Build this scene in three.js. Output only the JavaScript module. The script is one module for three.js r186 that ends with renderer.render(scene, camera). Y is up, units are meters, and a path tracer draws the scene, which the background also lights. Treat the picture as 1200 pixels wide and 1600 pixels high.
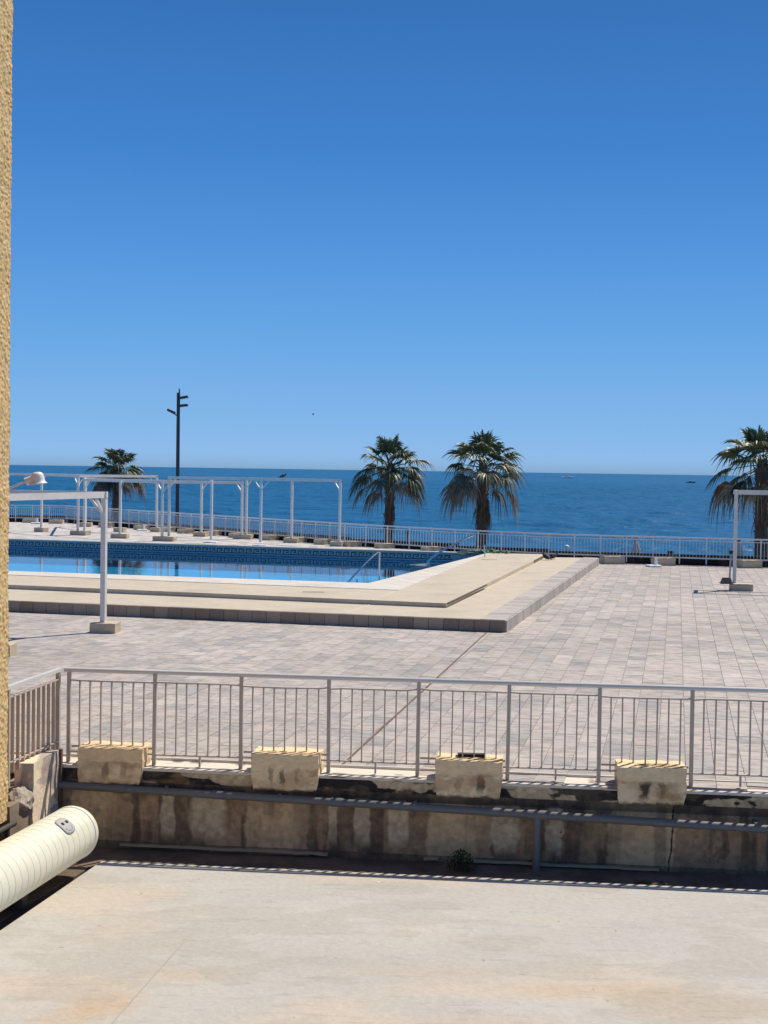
import * as THREE from 'three';
import { RoundedBoxGeometry } from 'three/addons/geometries/RoundedBoxGeometry.js';
import { mergeGeometries, toCreasedNormals } from 'three/addons/utils/BufferGeometryUtils.js';

// ---------------------------------------------------------------- camera, sky, sun, exposure
const scene = new THREE.Scene();
const renderer = new THREE.WebGLRenderer({ antialias: true });
renderer.setSize(768, 1024);
renderer.toneMapping = THREE.LinearToneMapping;
renderer.toneMappingExposure = 1.0;
renderer.outputColorSpace = THREE.SRGBColorSpace;
renderer.shadowMap.enabled = true;

const EYE = 3.17;                                      // metres above the paving
const camera = new THREE.PerspectiveCamera(40.82, 768 / 1024, 0.1, 60000);
camera.position.set(0, EYE, 0);
camera.rotation.order = 'YXZ';
camera.rotation.set(-0.0304, 0, 0.0148);
scene.add(camera);

const SUN = new THREE.Vector3(1.3, 2.6, -1.2).normalize();
{
  const W = 512, H = 256, d = new Float32Array(W * H * 4);
  const stops = [                                      // elevation in degrees, linear colour
    [0, .30, .52, .83], [1.5, .24, .48, .82], [5, .148, .40, .79], [9, .088, .30, .725], [13, .056, .228, .615], [19, .037, .163, .475],
    [30, .027, .130, .39], [50, .023, .098, .29], [90, .020, .080, .235]];
  for (let j = 0; j < H; j++) {
    const el = (j + .5) / H * 180 - 90;
    for (let i = 0; i < W; i++) {
      const az = ((i + .5) / W - .5) * Math.PI * 2;
      let c;
      if (el <= 0) c = [.20, .30, .38];
      else {
        let k = 0; while (k < stops.length - 2 && stops[k + 1][0] < el) k++;
        const a = stops[k], b = stops[k + 1], t = Math.min(1, Math.max(0, (el - a[0]) / (b[0] - a[0])));
        c = [1, 2, 3].map(n => a[n] + (b[n] - a[n]) * t);
        const e = el * Math.PI / 180, dir = [Math.cos(e) * Math.cos(az), Math.sin(e), Math.cos(e) * Math.sin(az)];
        const g = Math.max(0, dir[0] * SUN.x + dir[1] * SUN.y + dir[2] * SUN.z);
        const glow = .22 * Math.pow(g, 12) + .5 * Math.pow(g, 90);
        c = c.map((v, n) => v + glow * [1, 1, .95][n]);
      }
      const o = (j * W + i) * 4; d[o] = c[0]; d[o + 1] = c[1]; d[o + 2] = c[2]; d[o + 3] = 1;
    }
  }
  const sky = new THREE.DataTexture(d, W, H, THREE.RGBAFormat, THREE.FloatType);
  sky.mapping = THREE.EquirectangularReflectionMapping;
  sky.magFilter = sky.minFilter = THREE.LinearFilter; sky.wrapS = THREE.RepeatWrapping; sky.needsUpdate = true;
  scene.background = sky; scene.environment = sky;
}
const sun = new THREE.DirectionalLight(new THREE.Color(1, .92, .79), 4.9);
sun.position.copy(SUN).multiplyScalar(120); sun.position.z -= 30;
sun.target.position.set(0, 0, -30);
sun.castShadow = true; sun.shadow.mapSize.set(4096, 4096);
Object.assign(sun.shadow.camera, { left: -45, right: 45, top: 45, bottom: -45, near: 1, far: 300 });
scene.add(sun, sun.target);

// ---------------------------------------------------------------- helpers
function rng(seed) { let a = seed >>> 0; return () => { a |= 0; a = a + 0x6D2B79F5 | 0; let t = Math.imul(a ^ a >>> 15, 1 | a); t = t + Math.imul(t ^ t >>> 7, 61 | t) ^ t; return ((t ^ t >>> 14) >>> 0) / 4294967296; }; }
const R0 = rng(7);
const rr = (a, b, r = R0) => a + (b - a) * r();
const clamp = (x, a = 0, b = 1) => Math.min(b, Math.max(a, x));
const sm = (a, b, x) => { const t = clamp((x - a) / (b - a)); return t * t * (3 - 2 * t); };
const mix3 = (a, b, t) => [a[0] + (b[0] - a[0]) * t, a[1] + (b[1] - a[1]) * t, a[2] + (b[2] - a[2]) * t];
const hash = (x, y, s) => { let h = Math.imul(x, 374761393) + Math.imul(y, 668265263) + Math.imul(s, 974711); h = Math.imul(h ^ h >>> 13, 1274126177); return ((h ^ h >>> 16) >>> 0) / 4294967296; };
function vnoise(x, y, s, px, py) {                     // value noise, periodic when px, py are given
  const i = Math.floor(x), j = Math.floor(y), fx = x - i, fy = y - j, u = fx * fx * (3 - 2 * fx), v = fy * fy * (3 - 2 * fy);
  const w = (n, p) => p ? ((n % p) + p) % p : n;
  const a = hash(w(i, px), w(j, py), s), b = hash(w(i + 1, px), w(j, py), s), c = hash(w(i, px), w(j + 1, py), s), e = hash(w(i + 1, px), w(j + 1, py), s);
  return a + (b - a) * u + (c - a) * v + (a - b - c + e) * u * v;
}
function fbm(x, y, s, oct = 4, px, py) {
  let t = 0, a = .5, f = 1, n = 0;
  for (let o = 0; o < oct; o++) { t += a * vnoise(x * f, y * f, s + o * 17, px && px * f, py && py * f); n += a; a *= .5; f *= 2; }
  return t / n;
}
const toS = c => c <= .0031308 ? c * 12.92 : 1.055 * Math.pow(c, 1 / 2.4) - .055;
function texture(w, h, fn, colour = true) {            // fn(u, v) gives a linear colour or a grey level
  const d = new Uint8Array(w * h * 4);
  for (let j = 0; j < h; j++) for (let i = 0; i < w; i++) {
    const c = fn((i + .5) / w, (j + .5) / h), o = (j * w + i) * 4;
    if (colour) { for (let k = 0; k < 3; k++) d[o + k] = clamp(toS(clamp(c[k]))) * 255; } else d[o] = d[o + 1] = d[o + 2] = clamp(c) * 255;
    d[o + 3] = 255;
  }
  const t = new THREE.DataTexture(d, w, h, THREE.RGBAFormat);
  if (colour) t.colorSpace = THREE.SRGBColorSpace;
  t.wrapS = t.wrapT = THREE.RepeatWrapping; t.magFilter = t.minFilter = THREE.LinearFilter; t.needsUpdate = true;
  return t;
}
const lin = (r, g, b) => new THREE.Color().setRGB(r, g, b);
const mat = (c, roughness = .8, extra = {}) => new THREE.MeshStandardMaterial({ color: lin(...c), roughness, metalness: 0, ...extra });
function repeat(t, x, y) { const c = t.clone(); c.repeat.set(x, y); c.needsUpdate = true; return c; }

const used = {};
function numbered(n) { const k = used[n] = (used[n] ?? -1) + 1; return k ? `${n}_${String(k).padStart(3, '0')}` : n; }
function shade(m) { m.castShadow = m.receiveShadow = true; return m; }
function thing(name, label, category, X = 0, h = 0, Z = 0, turn = 0, group) {
  const g = new THREE.Group(); g.name = numbered(name); g.position.set(X, h, -Z); g.rotation.y = turn;
  g.userData = { label, category }; if (group) g.userData.group = group;
  scene.add(g); return g;
}
function struct(name, geo, m, parent = scene) {
  const o = shade(new THREE.Mesh(geo, m)); o.name = parent === scene ? numbered(name) : name;
  if (parent === scene) o.userData = { kind: 'structure' };
  parent.add(o); return o;
}
function structGroup(name) { const g = new THREE.Group(); g.name = numbered(name); g.userData = { kind: 'structure' }; scene.add(g); return g; }
function part(name, geo, m, parent, x = 0, y = 0, z = 0, ry = 0) {
  const o = shade(new THREE.Mesh(Array.isArray(geo) ? merge(geo) : geo, m)); o.name = name; o.position.set(x, y, z); o.rotation.y = ry; parent.add(o); return o;
}
function solo(name, geo, m, label, category, X, h, Z, turn = 0, group) {
  const o = shade(new THREE.Mesh(Array.isArray(geo) ? merge(geo) : geo, m)); o.name = numbered(name); o.position.set(X, h, -Z); o.rotation.y = turn;
  o.userData = { label, category }; if (group) o.userData.group = group; scene.add(o); return o;
}
function merge(list) {
  return mergeGeometries(list.map(g => { const n = g.index ? g.toNonIndexed() : g; for (const k of Object.keys(n.attributes)) if (!['position', 'normal', 'uv'].includes(k)) n.deleteAttribute(k); return n; }));
}
function box(w, h, d, x = 0, y = 0, z = 0) { const g = new THREE.BoxGeometry(w, h, d); g.translate(x, y, z); return g; }
function rbox(w, h, d, r, x = 0, y = 0, z = 0, s = 2) { const g = new RoundedBoxGeometry(w, h, d, s, r); g.translate(x, y, z); return g; }
function cyl(r0, r1, h, x = 0, y = 0, z = 0, n = 12) { const g = new THREE.CylinderGeometry(r1, r0, h, n); g.translate(x, y + h / 2, z); return g; }
const V = (x, y, z) => new THREE.Vector3(x, y, z);
function bar(a, b, r, n = 10) {                        // round bar from a to b
  const d = b.clone().sub(a), g = new THREE.CylinderGeometry(r, r, d.length(), n);
  g.applyQuaternion(new THREE.Quaternion().setFromUnitVectors(V(0, 1, 0), d.clone().normalize())); g.translate(...a.clone().add(b).multiplyScalar(.5).toArray()); return g;
}
function beam(a, b, w, h) {                            // square section from a to b, upright
  const d = b.clone().sub(a), L = d.length(), g = new THREE.BoxGeometry(L, h, w);
  const m = new THREE.Matrix4(), x = d.clone().normalize(), z = V(0, 1, 0).cross(x).negate().normalize(), y = z.clone().cross(x).normalize();
  m.makeBasis(x, y, z); g.applyMatrix4(m); g.translate(...a.clone().add(b).multiplyScalar(.5).toArray()); return g;
}
function tube(pts, r, n = 8, seg = 24) { return new THREE.TubeGeometry(new THREE.CatmullRomCurve3(pts), seg, r, n, false); }
function metric(g, k = 1) {                            // uv in metres from the dominant axis of each face
  const n = g.index ? g.toNonIndexed() : g; const p = n.attributes.position, uv = new Float32Array(p.count * 2);
  const a = V(), b = V(), c = V(), f = V();
  for (let i = 0; i < p.count; i += 3) {
    a.fromBufferAttribute(p, i); b.fromBufferAttribute(p, i + 1); c.fromBufferAttribute(p, i + 2);
    f.copy(b).sub(a).cross(c.clone().sub(a)); const x = Math.abs(f.x), y = Math.abs(f.y), z = Math.abs(f.z);
    [a, b, c].forEach((q, j) => { const [u, v] = y >= x && y >= z ? [q.x, q.z] : x > z ? [q.z, q.y] : [q.x, q.y]; uv[(i + j) * 2] = u * k; uv[(i + j) * 2 + 1] = v * k; });
  }
  n.setAttribute('uv', new THREE.BufferAttribute(uv, 2)); return n;
}
function prism(pts, h0, h1) {                          // pts are [X, Z distance]
  const s = new THREE.Shape(pts.map(([x, z]) => new THREE.Vector2(x, z)));
  const g = new THREE.ExtrudeGeometry(s, { depth: h1 - h0, bevelEnabled: false }); g.rotateX(-Math.PI / 2); g.translate(0, h0, 0);
  return metric(g);
}
function roughen(g, amp, freq, seed) {                 // push vertices of a dense mesh by noise
  const p = g.attributes.position;
  for (let i = 0; i < p.count; i++) {
    const x = p.getX(i), y = p.getY(i), z = p.getZ(i);
    p.setXYZ(i, x + amp * (fbm(y * freq, z * freq, seed, 3) - .5), y + amp * (fbm(x * freq, z * freq, seed + 5, 3) - .5), z + amp * (fbm(x * freq, y * freq, seed + 9, 3) - .5));
  }
  g.computeVertexNormals(); return g;
}

// ---------------------------------------------------------------- materials
const fineBump = texture(512, 512, (u, v) => fbm(u * 32, v * 32, 3, 4, 32, 32), false);
const concreteMap = texture(512, 512, (u, v) => { const a = fbm(u * 4, v * 4, 11, 5, 4, 4), b = fbm(u * 48, v * 48, 5, 3, 48, 48); const k = .78 + .3 * a + .14 * (b - .5); return [k * .9, k * .9, k * .9]; });
const M = {
  white: mat([.82, .79, .735], .45, { map: repeat(concreteMap, .7, .7) }),
  fenceWhite: mat([.66, .67, .66], .5),
  railPaint: mat([.60, .505, .395], .5, { map: repeat(concreteMap, 1.5, 1.5) }),
  railTop: mat([.82, .78, .70], .3, { map: repeat(concreteMap, 1.1, 1.1) }),
  steel: mat([.55, .57, .58], .25, { metalness: .8 }),
  darkMetal: mat([.035, .045, .055], .5),
  black: mat([.02, .02, .022], .6),
  greyPipe: mat([.155, .155, .15], .55, { map: repeat(concreteMap, 1, 1) }),
  cream: mat([.62, .525, .395], .8, { map: repeat(concreteMap, .35, .35), bumpMap: repeat(fineBump, .3, .3), bumpScale: .002 }),
  coping: mat([.74, .68, .58], .7, { map: repeat(concreteMap, .3, .3) }),
  blockCream: mat([.66, .53, .36], .85, { map: repeat(concreteMap, 1.2, 1.2), bumpMap: repeat(fineBump, 1, 1), bumpScale: .006 }),
  plastic: mat([.82, .82, .8], .5),
};

// ---------------------------------------------------------------- ground: paved plaza
// the near railing line runs from NEAR (left) to the right; local x along it, local z towards the viewer
const NEAR = [-3.395, 14.57], NEAR_TURN = -0.0978;
const nearQ = (X, Z) => (X - NEAR[0]) * -0.0977 + (Z - NEAR[1]) * -0.9952;     // distance towards the viewer from the railing
const PLAZA_FAR = [[-20.5, 70.1], [-16.25, 70.3], [-1.5, 52.9], [2.6, 50.2], [5.9, 49.1], [22, 45.6]];
const STEP1 = { c: [2.43, 27.1], l: [-22, 32.96], r: [7.45, 47.6] };           // lower step of the pool platform
const STEP2 = { c: [1.37, 29.41], l: [-22, 36.2], r: [5.66, 47.6] };
const COP_O = { c: [.39, 32.36], l: [-22, 38.72], r: [3.75, 47.9] };
const COP_I = { c: [-.35, 34.24], l: [-22, 39.24], r: [3.62, 47.7] };
const POOL_FAR = [[-22, 55.3], [2.53, 48.66], [3.82, 48.3]];

const plaza = structGroup('plaza_paving');
part('paving_bed', prism([[-7, 14.95], [-3.4, 14.62], [16, 12.72], [30, 11.3], [30, 44.6], [5.9, 49.4], [4.0, 49.8], [4.0, 48], [-.1, 33.6], [-22.4, 38.5], [-40, 40], [-40, 14.95]], -.5, -.012), mat([.41, .355, .31], .95, { map: repeat(concreteMap, .5, .5) }), plaza);
{
  const T = .2095, ux = Math.cos(T), uz = -Math.sin(T), wx = Math.sin(T), wz = Math.cos(T), TW = .305, TD = .452, r = rng(31);
  const streak = texture(512, 512, (u, v) => { const a = fbm(u * 6, v * 24, 21, 4, 6, 24), b = fbm(u * 40, v * 90, 8, 3, 40, 90), c = fbm(u * 5, v * 5, 77, 3, 5, 5); const k = .90 + .85 * (a - .5) + .26 * (b - .5) + .16 * (c - .5); return [k, k, k * (1.01 - .03 * c)]; });
  const tones = [[.52, .455, .405], [.495, .44, .395], [.475, .43, .395], [.425, .395, .37], [.54, .46, .405], [.51, .45, .40], [.535, .475, .42], [.465, .415, .375], [.395, .37, .35], [.555, .49, .435]];
  const weights = [0, 0, 1, 1, 2, 2, 3, 4, 4, 5, 5, 6, 6, 7, 8, 9];
  const mats = tones.map(c => mat(c.map(q => q * .91), .82, { map: streak, bumpMap: repeat(fineBump, 1, 1), bumpScale: .002 }));
  const vcol = mat([1, 1, 1], .82, { map: streak, vertexColors: true });
  const tri = (p, a, b, c) => { const s = (m, n) => (p[0] - n[0]) * (m[1] - n[1]) - (m[0] - n[0]) * (p[1] - n[1]); const x = s(a, b), y = s(b, c), z = s(c, a); return (x >= 0 && y >= 0 && z >= 0) || (x <= 0 && y <= 0 && z <= 0); };
  const inside = (X, Z) => {
    if (nearQ(X, Z) > -.1 || X < -22 || X > 24 || Z > 72) return false;
    for (let k = 0; k < PLAZA_FAR.length - 1; k++) { const [a, b] = [PLAZA_FAR[k], PLAZA_FAR[k + 1]]; if (X >= a[0] && X < b[0] && Z > a[1] + (b[1] - a[1]) * (X - a[0]) / (b[0] - a[0]) + .1) return false; }
    // under the platform and pool: behind the front edge and left of the right edge
    const front = STEP1.c[1] + (STEP1.l[1] - STEP1.c[1]) * (X - STEP1.c[0]) / (STEP1.l[0] - STEP1.c[0]);
    const right = STEP1.c[0] + (STEP1.r[0] - STEP1.c[0]) * (Z - STEP1.c[1]) / (STEP1.r[1] - STEP1.c[1]);
    return !(Z > front + .25 && X < right - .2);
  };
  const seen = (X, Z) => Math.abs(X) < Z * .295 + .8;
  const tiles = [];
  for (let a = -90; a < 110; a++) {
    const shift = (hash(a, 3, 9) < .5 ? 0 : .5) * TD;
    for (let b = 10; b < 165; b++) {
      const s = a * TW, t = b * TD + shift, X = s * ux + t * wx, Z = s * uz + t * wz;
      if (inside(X, Z) && seen(X, Z)) tiles.push([X, Z, hash(a, b, 1), hash(a, b, 2), hash(a, b, 4)]);
    }
  }
  tiles.sort((p, q) => Math.hypot(p[0], p[1]) - Math.hypot(q[0], q[1]));
  const variants = [];
  for (let k = 0; k < 16; k++) {
    const g = box(TW - .006, .02, TD - .006); g.translate(0, -.01, 0); const uv = g.attributes.uv, ou = r(), ov = r();
    for (let i = 0; i < uv.count; i++) uv.setXY(i, ou + uv.getX(i) * .3, ov + uv.getY(i) * .2);
    variants.push(g);
  }
  const pos = [], nor = [], uvs = [], col = [], idx = [];
  tiles.forEach(([X, Z, h1, h2, h3], n) => {
    const wear = .765 + .3 * fbm(X * .35, Z * .35, 55, 4), tone = tones[weights[Math.floor(h1 * weights.length)]].map(q => q * wear), dy = (h2 - .5) * .004;
    if (n < 300) { const o = part('paver', variants[Math.floor(h3 * 16)], mats[weights[Math.floor(h1 * weights.length)]], plaza, X, dy, -Z, -T); o.rotation.x = (h3 - .5) * .004; return; }
    const g = variants[Math.floor(h3 * 16)].clone(); g.rotateY(-T); g.translate(X, dy, -Z);
    const base = pos.length / 3, p = g.attributes.position, q = g.attributes.normal, w = g.attributes.uv, f = .93 + .14 * h2;
    for (let i = 0; i < p.count; i++) { pos.push(p.getX(i), p.getY(i), p.getZ(i)); nor.push(q.getX(i), q.getY(i), q.getZ(i)); uvs.push(w.getX(i), w.getY(i)); col.push(tone[0] * f, tone[1] * f, tone[2] * f); }
    for (const i of g.index.array) idx.push(base + i);
  });
  const g = new THREE.BufferGeometry();
  g.setAttribute('position', new THREE.Float32BufferAttribute(pos, 3)); g.setAttribute('normal', new THREE.Float32BufferAttribute(nor, 3));
  g.setAttribute('uv', new THREE.Float32BufferAttribute(uvs, 2)); g.setAttribute('color', new THREE.Float32BufferAttribute(col, 3)); g.setIndex(idx);
  part('paver', g, vcol, plaza).userData.kind = 'stuff';
  // expansion joint that crosses the paving from the railing to the corner of the platform
  part('expansion_joint', [beam(V(-.42, .004, -14.62), V(2.05, .004, -27.0), .022, .012)], mat([.16, .10, .08], .9), plaza);
}

// far deck behind the pool, a little higher, with its paving drawn in the material
{
  const pave = texture(1024, 1024, (u, v) => {
    const x = u * 16, y = v * 8, i = Math.floor(x), j = Math.floor(y + (hash(i, 5, 2) < .5 ? .5 : 0)), k = .42 + .16 * hash(i, j, 3) + .08 * (fbm(u * 64, v * 64, 9, 2, 64, 64) - .5);
    const edge = Math.min(x - i, 1 - x + i) < .02 ? .7 : 1; return [k * edge * 1.08, k * edge, k * edge * .93];
  });
  const g = prism([[-40, 58.2], [-22, 55.28], [2.5, 48.7], [3.9, 48.4], [4.6, 49.2], [2.6, 49.9], [-1.55, 52.6], [-16.3, 70.0], [-40, 70.0]], -.4, .25);
  struct('pool_terrace', g, mat([.95, .95, .95], .85, { map: repeat(pave, 1 / 5, 1 / 5) }));
}

// ---------------------------------------------------------------- pool platform with two steps and a white coping
const platform = structGroup('pool_platform');
const L = (o, i) => [o.l, o.c, o.r, i.r, i.c, i.l];
part('lower_step', prism(L({ l: [-22, 32.96 + .05], c: [2.38, 27.16], r: [7.4, 47.6] }, { l: [-22, 37.5], c: [1.0, 30.4], r: [5.2, 47.6] }), -.1, .24), M.cream, platform);
const up = part('upper_step', prism(L(STEP2, { l: [-22, 38.70], c: [.37, 32.40], r: [3.72, 47.88] }), .1, .34), M.cream, platform);
part('coping', prism(L(COP_O, COP_I), .05, .352), M.coping, platform);
{ const j = [], n = 17; for (let k = 1; k < n; k++) { const t = k / n, lp = (a, b) => [a[0] + (b[0] - a[0]) * t, a[1] + (b[1] - a[1]) * t], o = lp(COP_O.c, [-18, 37.58]), i = lp(COP_I.c, [-18, 38.3]); j.push(beam(V(o[0], .3525, -o[1]), V(i[0], .3525, -i[1]), .012, .003)); const o2 = lp(COP_O.c, COP_O.r), i2 = lp(COP_I.c, COP_I.r); j.push(beam(V(o2[0], .3525, -o2[1]), V(i2[0], .3525, -i2[1]), .012, .003)); } part('coping_joint', j, mat([.62, .56, .47], .9), platform).userData.kind = 'stuff'; }
part('step_joint', [beam(V(-4.2, .342, -33.75), V(-4.72, .342, -31.4), .025, .008), beam(V(-4.95, .242, -31.15), V(-5.4, .242, -29.25), .025, .008), beam(V(.37, .342, -32.36), V(-.25, .342, -29.9), .03, .008), beam(V(-.28, .242, -29.85), V(-.75, .242, -28.0), .03, .008)], M.coping, platform);
part('edge_trim', [beam(V(1.40, .335, -29.45), V(2.6, .335, -34.4), .03, .03), beam(V(4.85, .335, -44.1), V(5.5, .335, -46.9), .03, .03)], mat([.12, .08, .055], .8), platform);
part('drain_slot', [box(.5, .006, .05, 3.4, .345, -44.2), box(.5, .006, .05, -1.6, .345, -31.6)], mat([.2, .17, .13], .8), platform);
{
  const r = rng(5), tones = [[.36, .26, .185], [.40, .30, .22], [.31, .225, .16], [.44, .34, .25]].map(c => mat(c, .85, { map: repeat(concreteMap, 1.3, 1.3) }));
  const pale = [[.52, .455, .40], [.46, .41, .365], [.55, .485, .425], [.42, .38, .35]].map(c => mat(c, .85, { map: repeat(concreteMap, 1.3, 1.3) }));
  const run = (a, b, each) => { const dx = b[0] - a[0], dz = b[1] - a[1], n = Math.round(Math.hypot(dx, dz) / .31), turn = Math.atan2(dz, dx); for (let k = 0; k < n; k++) each(a[0] + dx * (k + .5) / n, a[1] + dz * (k + .5) / n, turn, k); };
  const riser = [0, 1, 2].map(k => metric(rbox(.302, .235, .06, .006, 0, .1175, 0, 1).translate(k * .3, 0, 0)).translate(-k * .3, 0, 0));
  const cap = [0, 1, 2].map(k => metric(rbox(.302, .05, .5, .006, 0, 0, 0, 1).translate(k * .4, 0, 0)).translate(-k * .4, 0, 0));
  run(STEP1.c, [-12, 30.56], (x, z, t, k) => part('riser_stone', riser[k % 3], tones[Math.floor(r() * 4)], platform, x, rr(0, .004, r), -z, t));
  run(STEP1.c, STEP1.r, (x, z, t, k) => {
    part('riser_stone', riser[k % 3], pale[Math.floor(r() * 4)], platform, x, rr(-.003, .001, r), -z, t);
    const nx = -Math.sin(t) * .26, nz = Math.cos(t) * .26;
    part('capping_stone', cap[k % 3], pale[Math.floor(r() * 4)], platform, x + nx, .2235 + rr(0, .004, r), -(z + nz), t);
  });
}

// ---------------------------------------------------------------- swimming pool: basin, meander frieze, water
const pool = structGroup('swimming_pool');
{
  const mosaic = texture(512, 512, (u, v) => {
    const i = Math.floor(u * 64), j = Math.floor(v * 64), fx = u * 64 - i, fy = v * 64 - j, g = fx < .1 || fy < .1, k = hash(i, j, 6);
    const c = k < .25 ? [.018, .045, .11] : k < .55 ? [.03, .085, .19] : k < .8 ? [.05, .13, .26] : [.13, .26, .38]; return g ? [.12, .19, .26] : c;
  });
  const paint = texture(256, 256, (u, v) => { const k = .85 + .3 * (fbm(u * 6, v * 6, 4, 4, 6, 6) - .5); return [.10 * k, .50 * k, .78 * k]; });
  const floorM = mat([1, 1, 1], .7, { map: repeat(paint, .3, .3) }), wallM = mat([1, 1, 1], .35, { map: repeat(mosaic, .62, .62) });
  const WL = -.045;
  part('basin_floor', prism([[-22.3, 38.9], [-.35, 34.1], [3.95, 48.4], [-22.3, 55.6]], -.72, -.60), floorM, pool);
  const wall = (a, b, h0, h1, m, th = .12) => metric(beam(V(a[0], (h0 + h1) / 2, -a[1]), V(b[0], (h0 + h1) / 2, -b[1]), th, h1 - h0));
  const F0 = [-22, 55.3], F1 = [3.82, 48.3];
  part('tiled_wall', wall(F0, F1, -.55, .235), wallM, pool);
  part('basin_wall', [wall([-22, 55.34], [3.82, 48.34], -.62, -.55), wall([-22, 39.1], [-22, 55.4], -1.6, .3), wall([-22, 39.3], [-.3, 34.28], -1.6, .05), wall([-.3, 34.28], [3.66, 47.8], -1.6, .05), wall([3.6, 47.7], [3.85, 48.4], -1.6, .2)], floorM, pool);
  part('far_coping', [wall([-22, 55.42], [3.9, 48.40], .235, .30, null, .42)], mat([.50, .47, .43], .8, { map: repeat(concreteMap, .6, .6) }), pool);
  part('grey_ledge', [wall([-22, 55.22], [3.85, 48.22], .222, .2355, null, .1)], mat([.30, .30, .29], .8), pool);  // thin strip below the far coping, in a darker grey
  // Greek key frieze: every key is one raised tile
  const dirx = F1[0] - F0[0], dirz = F1[1] - F0[1], len = Math.hypot(dirx, dirz), ex = dirx / len, ez = dirz / len, turn = Math.atan2(ez, ex);
  const u = .036, B = (x0, x1, y0, y1) => box((x1 - x0) * u, (y1 - y0) * u, .008, (x0 + x1) / 2 * u, (y0 + y1) / 2 * u, 0);
  const key = merge([B(0, 1, 0, 5), B(1, 5, 4, 5), B(5, 6, 2, 5), B(3, 5, 2, 3), B(1, 8, 0, 1), B(7, 8, 1, 1.001)]);
  const keyM = mat([.015, .02, .03], .4), bandM = mat([.30, .38, .42], .5, { map: repeat(concreteMap, 1, 1) });
  const bandA = F0.slice(), mid = .105;
  part('frieze_band', beam(V(F0[0] - ez * -.0 , mid, -F0[1]), V(F1[0], mid, -F1[1]), .128, .235), bandM, pool);
  const n0 = Math.floor(7 / (u * 8)), n1 = Math.floor((len - 1.15) / (u * 8));
  for (let k = n0; k < n1; k++) { const d = k * u * 8; part('meander_tile', key, keyM, pool, F0[0] + ex * d + ez * .068, .022, -(F0[1] + ez * d - ex * .068), turn); }
  const ripple = texture(512, 512, (a, b) => .6 * fbm(a * 5, b * 5, 8, 3, 5, 5) + .4 * fbm(a * 14, b * 14, 3, 3, 14, 14), false);
  const waterM = new THREE.MeshPhysicalMaterial({ color: lin(.50, .86, .96), roughness: .03, transmission: 1, thickness: 0, ior: 1.33, bumpMap: repeat(ripple, .22, .22), bumpScale: .0035 });
  const w = prism([[-21.95, 39.3], [-.4, 34.32], [3.6, 47.75], [3.78, 48.26], [-21.95, 55.25]], WL - .002, WL);
  const p = w.attributes.position, keep = [];
  for (let i = 0; i < p.count; i += 3) if (p.getY(i) > WL - .001 && p.getY(i + 1) > WL - .001 && p.getY(i + 2) > WL - .001) keep.push(i, i + 1, i + 2);
  const wg = new THREE.BufferGeometry();
  wg.setAttribute('position', new THREE.Float32BufferAttribute(keep.flatMap(i => [p.getX(i), p.getY(i), p.getZ(i)]), 3));
  wg.setAttribute('uv', new THREE.Float32BufferAttribute(keep.flatMap(i => [p.getX(i), p.getZ(i)]), 2)); wg.computeVertexNormals();
  struct('pool_water', wg, waterM);
}

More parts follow.
